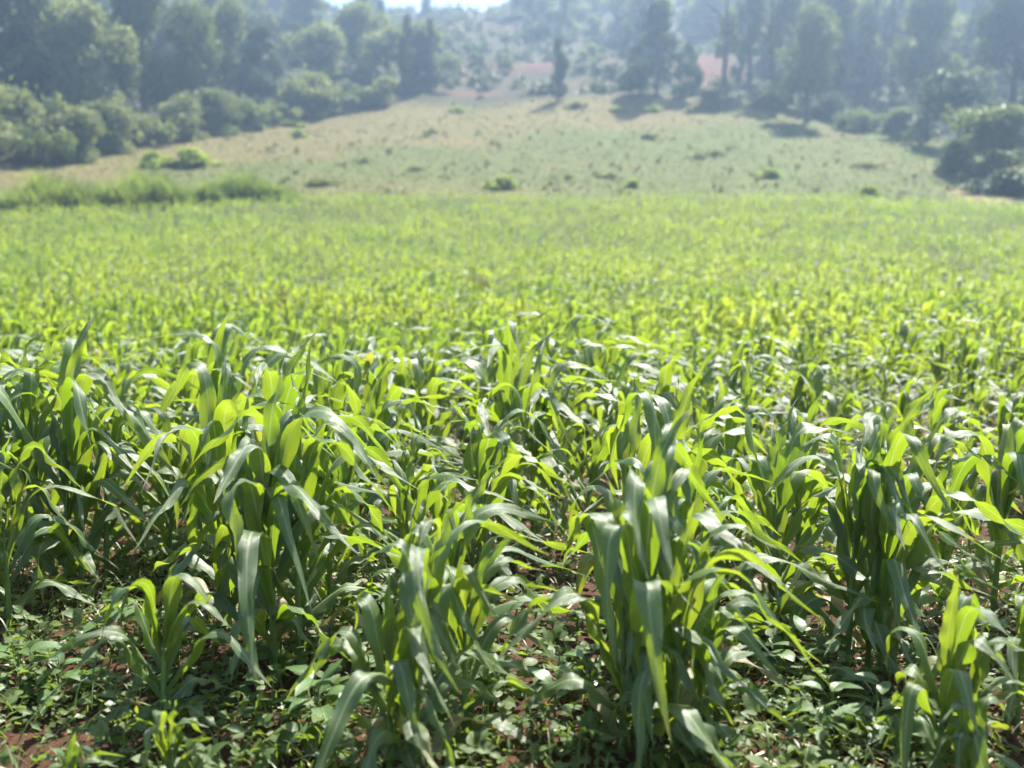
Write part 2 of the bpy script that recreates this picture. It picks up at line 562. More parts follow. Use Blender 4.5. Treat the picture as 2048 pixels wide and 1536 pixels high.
def build_plant(r, loc, rz=0, **kw):
    st, lv = maize(r, **kw)
    root = empty('maize_plant', loc, rz)
    obj('stalk', mesh('stalk', *st[:2], M_STALK, st[2]), root)
    for k, b in enumerate(lv):
        old = k == 0 and r.random() < .4
        o = obj('leaf', mesh('leaf', b[0], b[1], M_MAIZE_OLD if old else M_MAIZE, b[2]), root)
        if old:
            o['label'] = 'yellowed lowest leaf'
    return root


def copy_tree(o):
    c = o.copy(); link(c)
    for ch in o.children:
        d = ch.copy(); link(d); d.parent = c
    return c


def place(x, y):
    return (x, y, float(soil_z(np.array([x]), np.array([y]))[0]) - .01)


# plants of the first rows: base in the photograph, top, turn, blades, words
heroes = [
    (550, 1365, 690, 1.75, 10, .55, 1.25, 'tall dark maize plant with broad upright blades above bare stalk, front row left of centre'),
    (610, 1290, 700, .6, 9, .6, 1.1, 'tall maize plant just behind the dark broad-bladed one, silver tips hanging right'),
    (455, 1275, 735, 2.3, 8, .2, 1.1, 'maize plant with a long erect pointed blade, left of the tall dark plant'),
    (830, 1590, 1000, 1.3, 10, .7, 1.2, 'bright backlit maize plant at the bottom edge, left of centre'),
    (905, 1440, 935, .8, 10, .9, 1.1, 'leaning maize plant with long blades blown right over the bean rows'),
    (1285, 1570, 860, 1.65, 10, .5, 1.3, 'tall maize plant with silver drooping blades, bottom edge right of centre'),
    (1395, 1530, 1150, 1.2, 9, .8, 1.35, 'short broad glowing yellow-green maize plant at the foot of the tall silver one'),
    (1325, 1400, 735, 1.5, 9, .6, 1.1, 'maize plant with one blade folded like a flag, behind the tall silver one'),
    (1875, 1570, 1130, 1.6, 9, .45, 1.45, 'stout short maize plant with very broad blades in the bottom right corner'),
    (1935, 1640, 1370, .7, 7, .5, 1.2, 'small maize seedling shoot at the foot of the stout plant, bottom right corner'),
    (1735, 1345, 770, 1.4, 11, .75, 1.2, 'bushy dark-based maize plant with many fanned blades, right of centre'),
    (1790, 1310, 830, .5, 9, 1.0, 1.0, 'maize plant with narrow blades raked hard to the right, right of centre'),
    (330, 1490, 1130, .2, 8, .3, 1.5, 'small open maize plant standing alone over beans and straw, lower left'),
    (345, 1640, 1400, .4, 7, .7, .9, 'low maize shoot with arching thin blades at the bottom, left of centre'),
    (150, 1640, 1440, .9, 7, .5, 1.1, 'tiny maize shoot cut by the bottom edge, lower left'),
    (22, 1290, 870, .9, 9, .6, .85, 'thin-stalked maize plant at the left edge beside bare red soil'),
    (165, 1195, 640, 1.8, 10, .7, 1.15, 'tallest dark maize plant of the left-hand clump'),
    (215, 1170, 720, .5, 9, .7, .95, 'maize plant on a bare straight stalk, right of the left-hand clump'),
    (85, 1160, 655, 2.4, 9, .6, 1.0, 'maize plant close behind the left edge clump with curled silver tops'),
    (285, 1115, 760, .9, 8, .5, .8, 'slender maize plant in front of large-leaved weeds, left'),
    (1065, 1085, 690, 1.6, 10, .55, 1.2, 'broad maize plant with rounded folded tops in the very centre'),
    (960, 1130, 775, 1.0, 9, .6, 1.1, 'maize plant with a bright blade edge, just left of the centre plant'),
    (1590, 1200, 770, 1.2, 9, .7, 1.1, 'maize plant with rounded pale blades behind the bushy dark-based one'),
    (1985, 1240, 790, 1.5, 9, .8, 1.1, 'maize plant at the right edge with blades bent off the frame'),
    (1450, 1130, 760, .8, 8, .6, 1.0, 'maize plant with silver arching blades between the two tall clumps, right'),
    (700, 1180, 740, .7, 9, .7, 1.0, 'maize plant with many thin silver ribbons right of the tall dark plant'),
    (790, 1120, 800, 1.9, 8, .6, 1.0, 'small maize plant in the gap between the tall dark plant and the centre'),
    (1170, 1120, 820, .6, 8, .8, .9, 'small maize plant over straw litter right of the centre plant'),
    (2035, 1450, 1150, .9, 8, .7, 1.1, 'maize plant mostly outside the right edge, blades reaching in low'),
    (-20, 1180, 700, .6, 9, .7, 1.1, 'maize plant half outside the left edge with blades arching in'),
]
rh = np.random.default_rng(5)
taken = []
n_maize = 0
for (bx, by, ty, ph, nl, wind, wide, lab) in heroes:
    if by <= 1536:
        x, y = at(bx, by)
    else:
        x, y = at(bx, by)
    d = proj(x, y, 0)[2]
    H = (by - ty) * d / F_PX * 1.04
    root = build_plant(rh, place(x, y), 0, H=H, nl=nl + 5, phi0=ph, wind=wind, wide=.5 + .6 * wide, nseg=24)
    tag(root, lab, 'maize plant', 'maize plants of the front rows')
    taken.append((x, y)); n_maize += 1
mates = [
    (600, 1340, 760, .2, 9, .7, 1.1, 'maize plant sharing the hole of the tall dark one, blades to its right'),
    (500, 1345, 800, 2.6, 8, .1, 1.1, 'maize plant leaning left at the foot of the tall dark one'),
    (780, 1560, 1110, 2.5, 8, .2, 1.1, 'maize plant with blades to the left, sharing the hole of the bright backlit one'),
    (930, 1500, 1060, .3, 8, 1.0, 1.0, 'maize plant reaching low to the right in front of the leaning one'),
    (1245, 1530, 960, 2.7, 8, .15, 1.2, 'maize plant with blades to the left, sharing the hole of the tall silver one'),
    (1345, 1555, 1010, .4, 9, .8, 1.1, 'maize plant between the tall silver one and the short glowing one'),
    (1695, 1335, 850, 2.5, 9, .2, 1.1, 'maize plant on the left side of the bushy dark-based clump'),
    (1760, 1365, 900, 1.0, 9, .7, 1.1, 'maize plant at the front of the bushy dark-based clump'),
    (1925, 1545, 1200, .3, 8, .8, 1.2, 'maize plant spreading right beside the stout corner one'),
    (135, 1200, 740, 2.6, 8, .2, 1.0, 'maize plant on the left side of the tallest left-hand one'),
    (1105, 1095, 770, .4, 8, .8, 1.0, 'maize plant at the right side of the broad centre one'),
    (1010, 1150, 840, 2.2, 8, .3, 1.1, 'short maize plant in front of the broad centre one'),
    (1370, 1385, 880, .3, 9, .9, 1.0, 'maize plant raked right behind the short glowing one'),
    (660, 1250, 820, .5, 8, .9, .9, 'maize plant with drooping ribbons behind the tall dark clump'),
    (1540, 1180, 850, 2.4, 8, .3, 1.0, 'maize plant left of the rounded pale-bladed one'),
    (1880, 1230, 830, .5, 9, .9, 1.0, 'maize plant between the bushy clump and the right edge'),
]
for (bx, by, ty, ph, nl, wind, wide, lab) in mates:
    x, y = at(bx, by)
    H = (by - ty) * proj(x, y, 0)[2] / F_PX * 1.04
    root = build_plant(rh, place(x, y), 0, H=H, nl=nl + 5, phi0=ph, wind=wind, wide=.5 + .65 * wide, nseg=22)
    tag(root, lab, 'maize plant', 'maize plants of the front rows')
    taken.append((x, y)); n_maize += 1
taken = np.array(taken)

# every other plant of the field, in wavering rows across the slope
cand = []
yrow = 2.5
k = 0
while yrow < 84:
    half = .53 * yrow + 4
    step = .32 if yrow < 26 else .37
    xr = np.arange(-half, half, step) + rng.uniform(-.12, .12, len(np.arange(-half, half, step))) + (k % 2) * .2
    yr = yrow + rng.normal(0, .11, len(xr)) + .25 * np.sin(xr * .5 + k)
    cand.append(np.stack([xr, yr], 1))
    yrow += .56 if yrow < 26 else .64
    k += 1
cand = np.concatenate(cand)
keep = (cand[:, 1] < field_far(cand[:, 0]) - .4) & (rng.random(len(cand)) > .10)
cand = cand[keep]
# leave the hand-placed front rows alone
px_, py_, d_ = proj(cand[:, 0], cand[:, 1], 0)
open_gap = ((px_ > 180) & (px_ < 480)) | ((px_ > 1000) & (px_ < 1220)) | ((px_ > 1880) & (px_ < 2048))
front = (cand[:, 1] < np.where(open_gap, 4.6, 3.75)) & (np.abs(cand[:, 0]) < .53 * cand[:, 1] + .25)
dmin = np.min(np.linalg.norm(cand[:, None] - taken[None], axis=2), axis=1)
cand = cand[~front & (dmin > .24)]
px_, py_, d_ = proj(cand[:, 0], cand[:, 1], ground(cand[:, 0], cand[:, 1]))
order = np.argsort(d_)
cand, px_, d_ = cand[order], px_[order], d_[order]
inview = (px_ > -60) & (px_ < 2108) & (cand[:, 1] > 3.5)
ids = np.nonzero(inview)[0][:300 - n_maize]
single = np.zeros(len(cand), bool); single[ids] = True


def field_height(x, y):
    base = np.interp(y, [4, 6, 8, 12, 20, 40, 80], [.86, .86, .82, .74, .64, .62, .66])
    return base * (.50 + 1.0 * fbm(x / 2.6 + 8, y / 2.6 + 2, 3)) * rng.uniform(.75, 1.25, np.shape(x))


hts = field_height(cand[:, 0], cand[:, 1])
rv = np.random.default_rng(23)
protos = []
for k in range(34):
    n_seg = 14
    p = build_plant(rv, (0, 0, -50), 0, H=.8, nl=int(rv.integers(11, 15)), phi0=rv.uniform(0, math.pi), wind=rv.uniform(.3, .9), nseg=n_seg, wide=rv.uniform(1.0, 1.35), nstalk=6, erect=rv.uniform(0, .5))
    protos.append(p)
used = [False] * len(protos)


ONES = 'zero one two three four five six seven eight nine ten eleven twelve thirteen fourteen fifteen sixteen seventeen eighteen nineteen'.split()
TENS = '. . twenty thirty forty fifty sixty seventy eighty ninety hundred'.split()


def spell(v):
    v = min(100, max(0, round(v)))
    return ONES[v] if v < 20 else TENS[v // 10] + ('-' + ONES[v % 10] if v % 10 else '')


def where(px, py):
    return '%s percent across and %s percent down the photo' % (spell(px / 20.48), spell(py / 15.36))


seen_lab = set()


def uniq(fmt, px, py):
    """a label with the thing's place in the photo, nudged by a percent if two would read alike"""
    for k in range(40):
        lab = fmt % where(px + 20.48 * ((k + 1) // 2) * (-1) ** k, py)
        if lab not in seen_lab:
            break
    seen_lab.add(lab)
    return lab


for n, i in enumerate(ids):
    x, y = cand[i]
    q = int(rv.integers(0, len(protos)))
    if not used[q]:
        o = protos[q]; used[q] = True
    else:
        o = copy_tree(protos[q])
    s = hts[i] / .8
    o.location = place(x, y); o.rotation_euler = (rv.normal(0, .05), rv.normal(0, .05), rv.uniform(-.6, .6)); o.scale = (s * rv.uniform(.95, 1.15), s, s)
    tpx, tpy, _ = proj(x, y, o.location[2] + hts[i] * .8)
    size = 'tall' if hts[i] > .85 else ('short' if hts[i] < .6 else 'medium')
    row = 'nearer' if y < 7.5 else ('middle' if y < 10.5 else 'farther')
    tag(o, uniq(size + ' maize plant in the ' + row + ' rows, %s', tpx, tpy), 'maize plant', 'maize plants of the nearer field')
for p, u in zip(protos, used):
    if not u:
        for c in list(p.children):
            bpy.data.objects.remove(c)
        bpy.data.objects.remove(p)


def scatter(variants, pos, rot, scale, tones):
    """copies of local (V, Q, uv) variants joined into one set of arrays"""
    Vs, Qs, Us, Ts, n = [], [], [], [], 0
    which = rng.integers(0, len(variants), len(pos))
    for k, (V, Q, U) in enumerate(variants):
        m = np.nonzero(which == k)[0]
        if not len(m):
            continue
        c, s = np.cos(rot[m])[:, None], np.sin(rot[m])[:, None]
        sc = scale[m][:, None]
        X = (V[None, :, 0] * c - V[None, :, 1] * s) * sc + pos[m, 0:1]
        Y = (V[None, :, 0] * s + V[None, :, 1] * c) * sc + pos[m, 1:2]
        Z = V[None, :, 2] * sc + pos[m, 2:3]
        Vs.append(np.stack([X, Y, Z], -1).reshape(-1, 3))
        Qs.append((Q[None] + (np.arange(len(m)) * len(V))[:, None, None]).reshape(-1, Q.shape[1]) + n)
        Us.append(np.tile(U, (len(m), 1)))
        Ts.append(np.repeat(tones[m], len(V)))
        n += len(m) * len(V)
    return np.concatenate(Vs), np.concatenate(Qs), np.concatenate(Us), np.concatenate(Ts)


def plant_variant(r, nl, nseg, across, wide):
    st, lv = maize(r, 1.0, nl, None, r.uniform(.3, .8), nseg, across, wide, 3, erect=r.uniform(0, .6))
    return cat_meshes([st] + lv)


rest = np.nonzero(~single)[0]
rx, ry = cand[rest, 0], cand[rest, 1]
pos = np.stack([rx, ry, soil_z(rx, ry)], 1)
rot = rng.uniform(-.7, .7, len(rest)); sc = hts[rest]
tn = np.clip((fbm(rx / 4, ry / 4, 3) - .5) * 2.4 + .55 + .2 * sstep(30, 75, ry) + rng.uniform(-.35, .35, len(rest)), 0, 1)
lod = ry < 22
va = [plant_variant(rv, 9, 6, (-1, 0, 1), 1.35) for _ in range(16)]
vb = [plant_variant(rv, 8, 4, (-1, 1), 1.6) for _ in range(14)]
A = scatter(va, pos[lod], rot[lod], sc[lod], tn[lod])
B = scatter(vb, pos[~lod], rot[~lod], sc[~lod], tn[~lod])
nA = len(A[0])
crop = obj('maize_crop', mesh('maize_crop', np.concatenate([A[0], B[0]]), np.concatenate([A[1], B[1] + nA]), M_MAIZE_FAR,
                              np.concatenate([A[2], B[2]]), attr=np.concatenate([A[3], B[3]])))
tag(crop, 'dense bright green young maize filling the far field', 'maize crop', kind='stuff')


# ------------------------------------------------------------------ beans, weeds, straw, clods between the maize
def leaflet(L, W, droop, cup, tip=1.0, nl=5):
    """an ovate leaflet along +x"""
    t = np.linspace(0, 1, nl)
    w = W * .5 * np.sin(np.pi * np.clip(t, 0, 1) ** .72) ** .8; w[0] = W * .04; w[-1] = W * .02
    x = L * t; z = -droop * L * t * t
    V = []; U = []
    for i in range(nl):
        for u in (-1, 0, 1):
            V.append((x[i], u * w[i], z[i] + cup * abs(u) * w[i])); U.append((.5 + .5 * u, t[i]))
    return np.array(V), grid_quads(3, nl), np.array(U)


def rotz(V, a):
    c, s = math.cos(a), math.sin(a)
    return V @ np.array([[c, s, 0], [-s, c, 0], [0, 0, 1.]])


def rotx(V, a):
    c, s = math.cos(a), math.sin(a)
    return V @ np.array([[1., 0, 0], [0, c, s], [0, -s, c]])


def trifoliate(r):
    """bean leaf 0.1 m across: three leaflets on a petiole that starts at the origin along +x"""
    pl = r.uniform(.07, .11)
    parts = [tube([(0, 0, 0), (pl * .5, 0, .02), (pl, 0, .025)], [.0016, .0014, .001], 3)]
    for a, s in ((0, 1.0), (1.25, .88), (-1.25, .88)):
        V, Q, U = leaflet(.072 * s, .055 * s, r.uniform(.1, .5), r.uniform(-.1, .45))
        V = rotx(V, r.normal(0, .25)); V = rotz(V, a + r.normal(0, .15))
        parts.append((V + np.array([pl + (.012 if a == 0 else 0), 0, .025]), Q, U))
    return cat_meshes(parts)


rb = np.random.default_rng(77)
BEAN = []
for _ in range(10):
    v = trifoliate(rb); BEAN.append(mesh('bean_leaf', v[0], v[1], M_BEAN, v[2]))
WEED = []
for _ in range(8):
    L = rb.uniform(.9, 1.15)
    pt = tube([(0, 0, 0), (.025, 0, .008), (.045, 0, .012)], [.002, .0018, .0014], 3)
    V, Q, U = leaflet(.115 * L, .066, rb.uniform(.15, .7), rb.uniform(-.1, .5), nl=7)
    v = cat_meshes([pt, (V + np.array([.045, 0, .012]), Q, U)])
    WEED.append(mesh('weed_leaf', v[0], v[1], M_WEED, v[2]))
STEM = [mesh('stem', *tube([(0, 0, -.02), (rb.normal(0, .01), rb.normal(0, .01), .45), (rb.normal(0, .03), rb.normal(0, .03), 1.0)], [.012, .009, .004], 5)[:2], M_BSTEM) for _ in range(4)]


def small_plant(name, x, y, h, nl, leafs, lsize, spreadness=1.0):
    root = empty(name, place(x, y), rb.uniform(0, 6.28))
    st = obj('stem', STEM[int(rb.integers(0, 4))], root); st.scale = (.5, .5, h)
    a = rb.uniform(0, 6.28)
    for k in range(nl):
        f = (k + .6) / nl
        a += 2.4 + rb.normal(0, .3)
        o = obj('leaf', leafs[int(rb.integers(0, len(leafs)))], root)
        o.location = (0, 0, h * (.15 + .85 * f) * rb.uniform(.85, 1.1))
        pitch = np.interp(f, [0, 1], [.15, .75]) * spreadness + rb.normal(0, .15)
        o.rotation_euler = (rb.normal(0, .25), -pitch, a)
        s = lsize * (1.15 - .4 * f) * rb.uniform(.8, 1.2)
        o.scale = (s, s, s)
    return root


# beans stand in a thick patch along the bottom and thinner between the maize rows
bean_px = []
for _ in range(14000):
    px, py = rb.uniform(-30, 2070), rb.uniform(1040, 1640)
    x, y = at(px, py)
    dens = float(sstep(.36, .55, fbm(np.array([x * 1.3 + 4]), np.array([y * 1.3]), 3))[0])
    if py > 1270:
        dens = max(dens, .85 if 520 < px < 1800 else .5)
    if px < 240 and 1290 < py < 1430:
        dens = 1
    dens *= .8
    if (px < 260 and (py > 1455 or 1080 < py < 1290)) or (180 < px < 430 and 1190 < py < 1300) or (1060 < px < 1240 and 1150 < py < 1235) or (1930 < px and py > 1380):
        dens = .05
    if rb.random() > dens:
        continue
    if any((x - a) ** 2 + (y - b) ** 2 < .10 ** 2 for a, b in bean_px):
        continue
    bean_px.append((x, y))
    if len(bean_px) >= 298:
        break
for x, y in bean_px:
    h = rb.uniform(.07, .17)
    o = small_plant('bean_plant', x, y, h, int(rb.integers(5, 9)), BEAN, rb.uniform(.5, .8))
    tpx, tpy, _ = proj(x, y, h)
    tag(o, uniq('low leafy bean plant between the maize, %s', tpx, min(tpy, 1535)), 'bean plant', 'bean plants under the front rows')

weeds = [(395, 1075, .30, 'large-leaved veined weed standing tall behind the lower left maize'), (425, 1110, .24, 'veined weed with hanging oval leaves beside the tallest left weed'),
         (330, 1060, .2, 'pale broadleaf weed behind the lone small maize plant'), (365, 1130, .18, 'short broadleaf weed in front of the large-leaved one, left'),
         (450, 1040, .26, 'dim broadleaf weed in the shade left of the tall dark maize'), (250, 1290, .16, 'single pale-leaved weed above straw at the lower left'),
         (40, 1390, .18, 'round-leaved weed rising from the bean patch at the left edge'), (120, 1400, .16, 'bushy weed in the sunlit bean patch, lower left'),
         (1660, 1440, .22, 'pointed-leaf weed between the two right-hand maize clumps, bottom'), (1600, 1400, .22, 'bright weed at the foot of the bushy dark-based maize'),
         (1545, 1300, .18, 'dark weed in shade right of the glowing maize'), (1760, 1500, .2, 'wide-leaved weed left of the stout corner maize'),
         (1650, 1530, .2, 'veined weed cut by the bottom edge, right of centre'), (640, 1480, .18, 'lobed weed at the bottom between the left maize plants'),
         (1110, 1480, .2, 'broad weed in the shaded bean patch, bottom centre'), (1180, 1400, .17, 'round-leaved weed left of the tall silver maize'),
         (740, 1390, .16, 'weed with grey-green leaves under the bright backlit maize'), (2020, 1340, .18, 'small weed by the right edge beside bare soil')]
for px, py, h, lab in weeds:
    x, y = at(px, py)
    o = small_plant('broadleaf_weed', x, y, h, int(rb.integers(8, 12)), WEED, rb.uniform(.75, 1.05), .9)
    tag(o, lab, 'weed', 'broadleaf weeds')


def in_strip(n, ymin, ymax, pw=1.0):
    """random spots of the visible ground, evenly over the ground"""
    y = np.sqrt(rng.uniform(ymin ** 2, ymax ** 2, n))
    x = rng.uniform(-1, 1, n) * (.54 * y + 1.3)
    return x, y


# creeping ground cover, thinned to patches
x, y = in_strip(74000, 2.3, 14)
pm = fbm(x * 1.1 + 31, y * 1.1 + 7, 4)
m = pm + rng.uniform(-.16, .16, len(x)) > .38
x, y, pm = x[m], y[m], pm[m]
x2, y2 = in_strip(26000, 2.4, 5.2)      # thicker close to the path
pm2 = fbm(x2 * 1.1 + 31, y2 * 1.1 + 7, 4)
m2 = pm2 + rng.uniform(-.12, .12, len(x2)) > .36
x, y, pm = np.concatenate([x, x2[m2]]), np.concatenate([y, y2[m2]]), np.concatenate([pm, pm2[m2]])
cv = []
for _ in range(12):
    V, Q, U = leaflet(rb.uniform(.016, .046), rb.uniform(.008, .026), rb.uniform(0, .5), rb.uniform(-.2, .5), nl=3)
    V = rotx(V, rb.normal(0, .5))
    p = rb.uniform(-.2, .9); c, s = math.cos(p), math.sin(p)
    V = V @ np.array([[c, 0, s], [0, 1, 0], [-s, 0, c]])
    cv.append((V, Q, U))
for _ in range(3):   # thin grass blades
    b = blade(rb, rb.uniform(.06, .14), .006, 0, rb.uniform(.1, .7), rb.uniform(.8, 2.0), .6, .3, .1, .3, 0, 0, 4, (-1, 1))
    cv.append(b)
pos = np.stack([x, y, soil_z(x, y) + rng.uniform(0, .08, len(x)) * np.clip((pm - .36) * 5, 0, 1.6)], 1)
g = scatter(cv, pos, rng.uniform(0, 6.28, len(x)), rng.uniform(.6, 1.3, len(x)), rng.uniform(0, 1, len(x)))
tag(obj('ground_cover', mesh('ground_cover', g[0], g[1], M_COVER, g[2], attr=g[3])), 'low creeping weeds and grass seedlings covering the soil', 'weeds', kind='stuff')

# dry straw and old stalk litter
x, y = in_strip(42000, 2.4, 16)
pm = fbm(x * .9 + 3, y * .9 + 71, 3)
m = pm + rng.uniform(-.1, .1, len(x)) > .47
x, y = x[m], y[m]
sv = []
for _ in range(12):
    L = rb.uniform(.05, .2); n = 4
    t = np.linspace(-.5, .5, n); cv_ = rb.normal(0, .5)
    P = np.stack([L * t, L * cv_ * t * t, .008 + .02 * rb.random() * np.cos(t * 3)], 1)
    w = rb.uniform(.0015, .005)
    V = np.stack([P + [0, w, 0], P + [0, -w, rb.uniform(-.003, .003)]], 1).reshape(-1, 3)
    sv.append((V, grid_quads(2, n), np.zeros((len(V), 2))))
pos = np.stack([x, y, soil_z(x, y) + rng.uniform(.002, .025, len(x))], 1)
g = scatter(sv, pos, rng.uniform(0, 6.28, len(x)), rng.uniform(.6, 1.3, len(x)), rng.uniform(0, 1, len(x)))
tag(obj('straw_litter', mesh('straw_litter', g[0], g[1], M_STRAW, g[2], attr=g[3])), 'dry pale straw and old stalk litter on the soil', 'straw', kind='stuff')

# crumbs of red soil
x, y = in_strip(4500, 2.4, 9)
cl = []
for _ in range(6):
    u = np.array([(-1, -1, -1), (1, -1, -1), (1, 1, -1), (-1, 1, -1), (-1, -1, 1), (1, -1, 1), (1, 1, 1), (-1, 1, 1)], float)
    u *= rb.uniform(.55, 1.2, u.shape)
    q = np.array([(0, 3, 2, 1), (4, 5, 6, 7), (0, 1, 5, 4), (1, 2, 6, 5), (2, 3, 7, 6), (3, 0, 4, 7)])
    cl.append((u * .012, q, np.zeros((8, 2))))
pos = np.stack([x, y, soil_z(x, y)], 1)
g = scatter(cl, pos, rng.uniform(0, 6.28, len(x)), rng.uniform(.25, 1.0, len(x)) ** 2 * 1.6, rng.uniform(0, 1, len(x)))
tag(obj('soil_clods', mesh('soil_clods', g[0], g[1], M_CLOD, g[2], attr=g[3])), 'crumbs and clods of red-brown soil', 'soil', kind='stuff')


# ------------------------------------------------------------------ trees and bushes of the valley side
def crown_mesh(r, name, mat, n, size, kind):
    """leaf sprays through the volume of a crown that is 1 m tall, 1 m wide, with its base at z=0"""
    lobes = []
    if kind == 'broad':
        for _ in range(22):
            a, q, z = r.uniform(0, 6.28), r.uniform(0, .33) ** .9, r.uniform(.16, .86)
            q *= 1 - .75 * max(0, (z - .5) / .5) ** 1.6
            lobes.append((q * math.cos(a), q * math.sin(a), z, r.uniform(.11, .20)))
    elif kind == 'bush':
        for _ in range(24):
            a, q, z = r.uniform(0, 6.28), r.uniform(.02, .36), r.uniform(.05, .78)
            q *= math.sqrt(max(.08, 1 - (z / .95) ** 2))
            lobes.append((q * math.cos(a), q * math.sin(a), z, r.uniform(.11, .20)))
    elif kind == 'shrub':        # low, loose, many-stemmed
        for _ in range(22):
            a, q, z = r.uniform(0, 6.28), r.uniform(.0, .44), r.uniform(.02, .6)
            z *= 1 - .9 * q * r.uniform(.5, 1.3)
            lobes.append((q * math.cos(a), q * math.sin(a), max(.02, z), r.uniform(.06, .17)))
    elif kind == 'column':
        for k in range(20):
            z = .06 + .88 * k / 19
            w = .30 * math.sin(math.pi * min(1, .14 + .86 * z)) ** .6
            a = r.uniform(0, 6.28)
            lobes.append((w * .7 * math.cos(a), w * .7 * math.sin(a), z, r.uniform(.14, .22)))
    elif kind == 'cone':
        for k in range(24):
            z = .05 + .88 * (k / 23); a = r.uniform(0, 6.28)
            w = .40 * (1 - z) ** .8
            lobes.append((w * math.cos(a), w * math.sin(a), z, r.uniform(.10, .17) * (1.15 - .5 * z)))
    elif kind == 'gum':          # tall, open, clumped
        for k in range(17):
            z = r.uniform(.25, .95); a = r.uniform(0, 6.28); w = r.uniform(.05, .34) * (1.15 - .6 * z)
            lobes.append((w * math.cos(a), w * math.sin(a), z, r.uniform(.09, .17)))
    lobes = np.array(lobes)
    lobes[:, 3] *= r.choice([.55, .8, 1.0, 1.25], len(lobes))
    lobes[:, :2] *= r.uniform(.8, 1.25, (len(lobes), 1))
    flat = {'broad': .75, 'bush': .8, 'shrub': 1.2, 'column': .5, 'cone': .6, 'gum': .55}[kind]
    pk = lobes[:, 3] ** 2; pk /= pk.sum()
    L = lobes[r.choice(len(lobes), n, p=pk)]
    dr = r.normal(0, 1, (n, 3)); dr /= np.linalg.norm(dr, axis=1)[:, None]
    rad = L[:, 3] * r.uniform(.35, 1.12, n) ** .7 * np.where(r.random(n) < .10, r.uniform(1.1, 1.7, n), 1)
    c = L[:, :3] + dr * rad[:, None] * np.array([1, 1, flat])
    c[:, 2] = np.maximum(c[:, 2], .005)
    nrm = dr + r.normal(0, .8, (n, 3)); nrm /= np.linalg.norm(nrm, axis=1)[:, None]
    a = np.cross(nrm, r.normal(0, 1, (n, 3))); a /= np.linalg.norm(a, axis=1)[:, None]
    b = np.cross(nrm, a)
    s = size * r.uniform(.5, 1.3, n)[:, None]
    V = np.stack([c - a * s * 1.1, c - b * s * .55 + nrm * s * .18, c + a * s * 1.1, c + b * s * .55 + nrm * s * .18], 1)
    # light and dark clumps belong to separate limbs
    tone = np.clip(r.uniform(0, 1, n) * .6 + _perm[(np.abs(L[:, 0]) * 900).astype(int) & 255, 3] * .5, 0, 1)
    return mesh(name, V.reshape(-1, 3), np.arange(4 * n).reshape(-1, 4), mat, smooth=False, attr=np.repeat(tone, 4))


def trunk_mesh(r, kind):
    top = {'broad': .75, 'bush': .5, 'shrub': .4, 'column': .9, 'cone': .92, 'gum': .93}[kind]
    parts = []
    z = np.linspace(-.03, top, 7)
    wob = np.cumsum(r.normal(0, .008, (7, 2)), 0)
    P = np.stack([wob[:, 0], wob[:, 1], z], 1)
    parts.append(tube(P, np.interp(z, [0, top], [.030 if kind != 'bush' else .02, .006]), 6))
    for _ in range({'broad': 8, 'bush': 7, 'shrub': 7, 'column': 4, 'cone': 6, 'gum': 8}[kind]):
        z0 = r.uniform(.2, .7) * top; a = r.uniform(0, 6.28); l = r.uniform(.15, .32) * (.5 if kind == 'column' else 1)
        p0 = np.array([np.interp(z0, z, wob[:, 0]), np.interp(z0, z, wob[:, 1]), z0])
        e = p0 + l * np.array([math.cos(a), math.sin(a), r.uniform(.5, 1.1)])
        parts.append(tube([p0, (p0 + e) / 2 - [0, 0, .01], e], [.012, .008, .003], 4))
    V, Q, U = cat_meshes(parts)
    return mesh('trunk', V, Q, M_BARK, U)


rt = np.random.default_rng(4)
CR, TR = {}, {}
for kind, n, size in (('broad', 6500, .028), ('bush', 5000, .030), ('shrub', 2000, .045), ('column', 3200, .034), ('cone', 5000, .030), ('gum', 4200, .028)):
    TR[kind] = [trunk_mesh(rt, kind) for _ in range(3)]
    for mk, mm in (('dark', M_T_DARK), ('mid', M_T_MID), ('pale', M_T_PALE), ('yellow', M_T_YEL), ('fresh', M_T_FRESH)):
        CR[kind, mk] = [crown_mesh(rt, 'crown', mm, n, size, kind) for _ in range(1 if mk in ('yellow', 'fresh') else 2)]


def tree(name, x, y, h, w, kind, tone, label, cat, group=None, lift=0.0, rz=None):
    root = empty(name, (x, y, gz(x, y) - .05), rt.uniform(0, 6.28))
    t = obj('trunk', TR[kind][int(rt.integers(0, 3))], root); t.scale = (h * .9, h * .9, h)
    cs = CR[kind, tone]
    c = obj('crown', cs[int(rt.integers(0, len(cs)))], root)
    c.location = (0, 0, lift * h); c.scale = (w, w, h * (1 - lift)); c.rotation_euler = (0, 0, rt.uniform(0, 6.28))
    return tag(root, label, cat, group)


def tree_px(name, bx, by, ty, wpx, kind, tone, label, cat='tree', group='trees on the valley side', lift=0.0):
    x, y = at(bx, by)
    d = proj(x, y, gz(x, y))[2]
    k = {'broad': .92, 'bush': .95, 'shrub': 1.0, 'column': .8, 'cone': .95, 'gum': .8}[kind]
    return tree(name, x, y, (by - ty) * d / F_PX, wpx * d / F_PX / k, kind, tone, label, cat, group, lift)


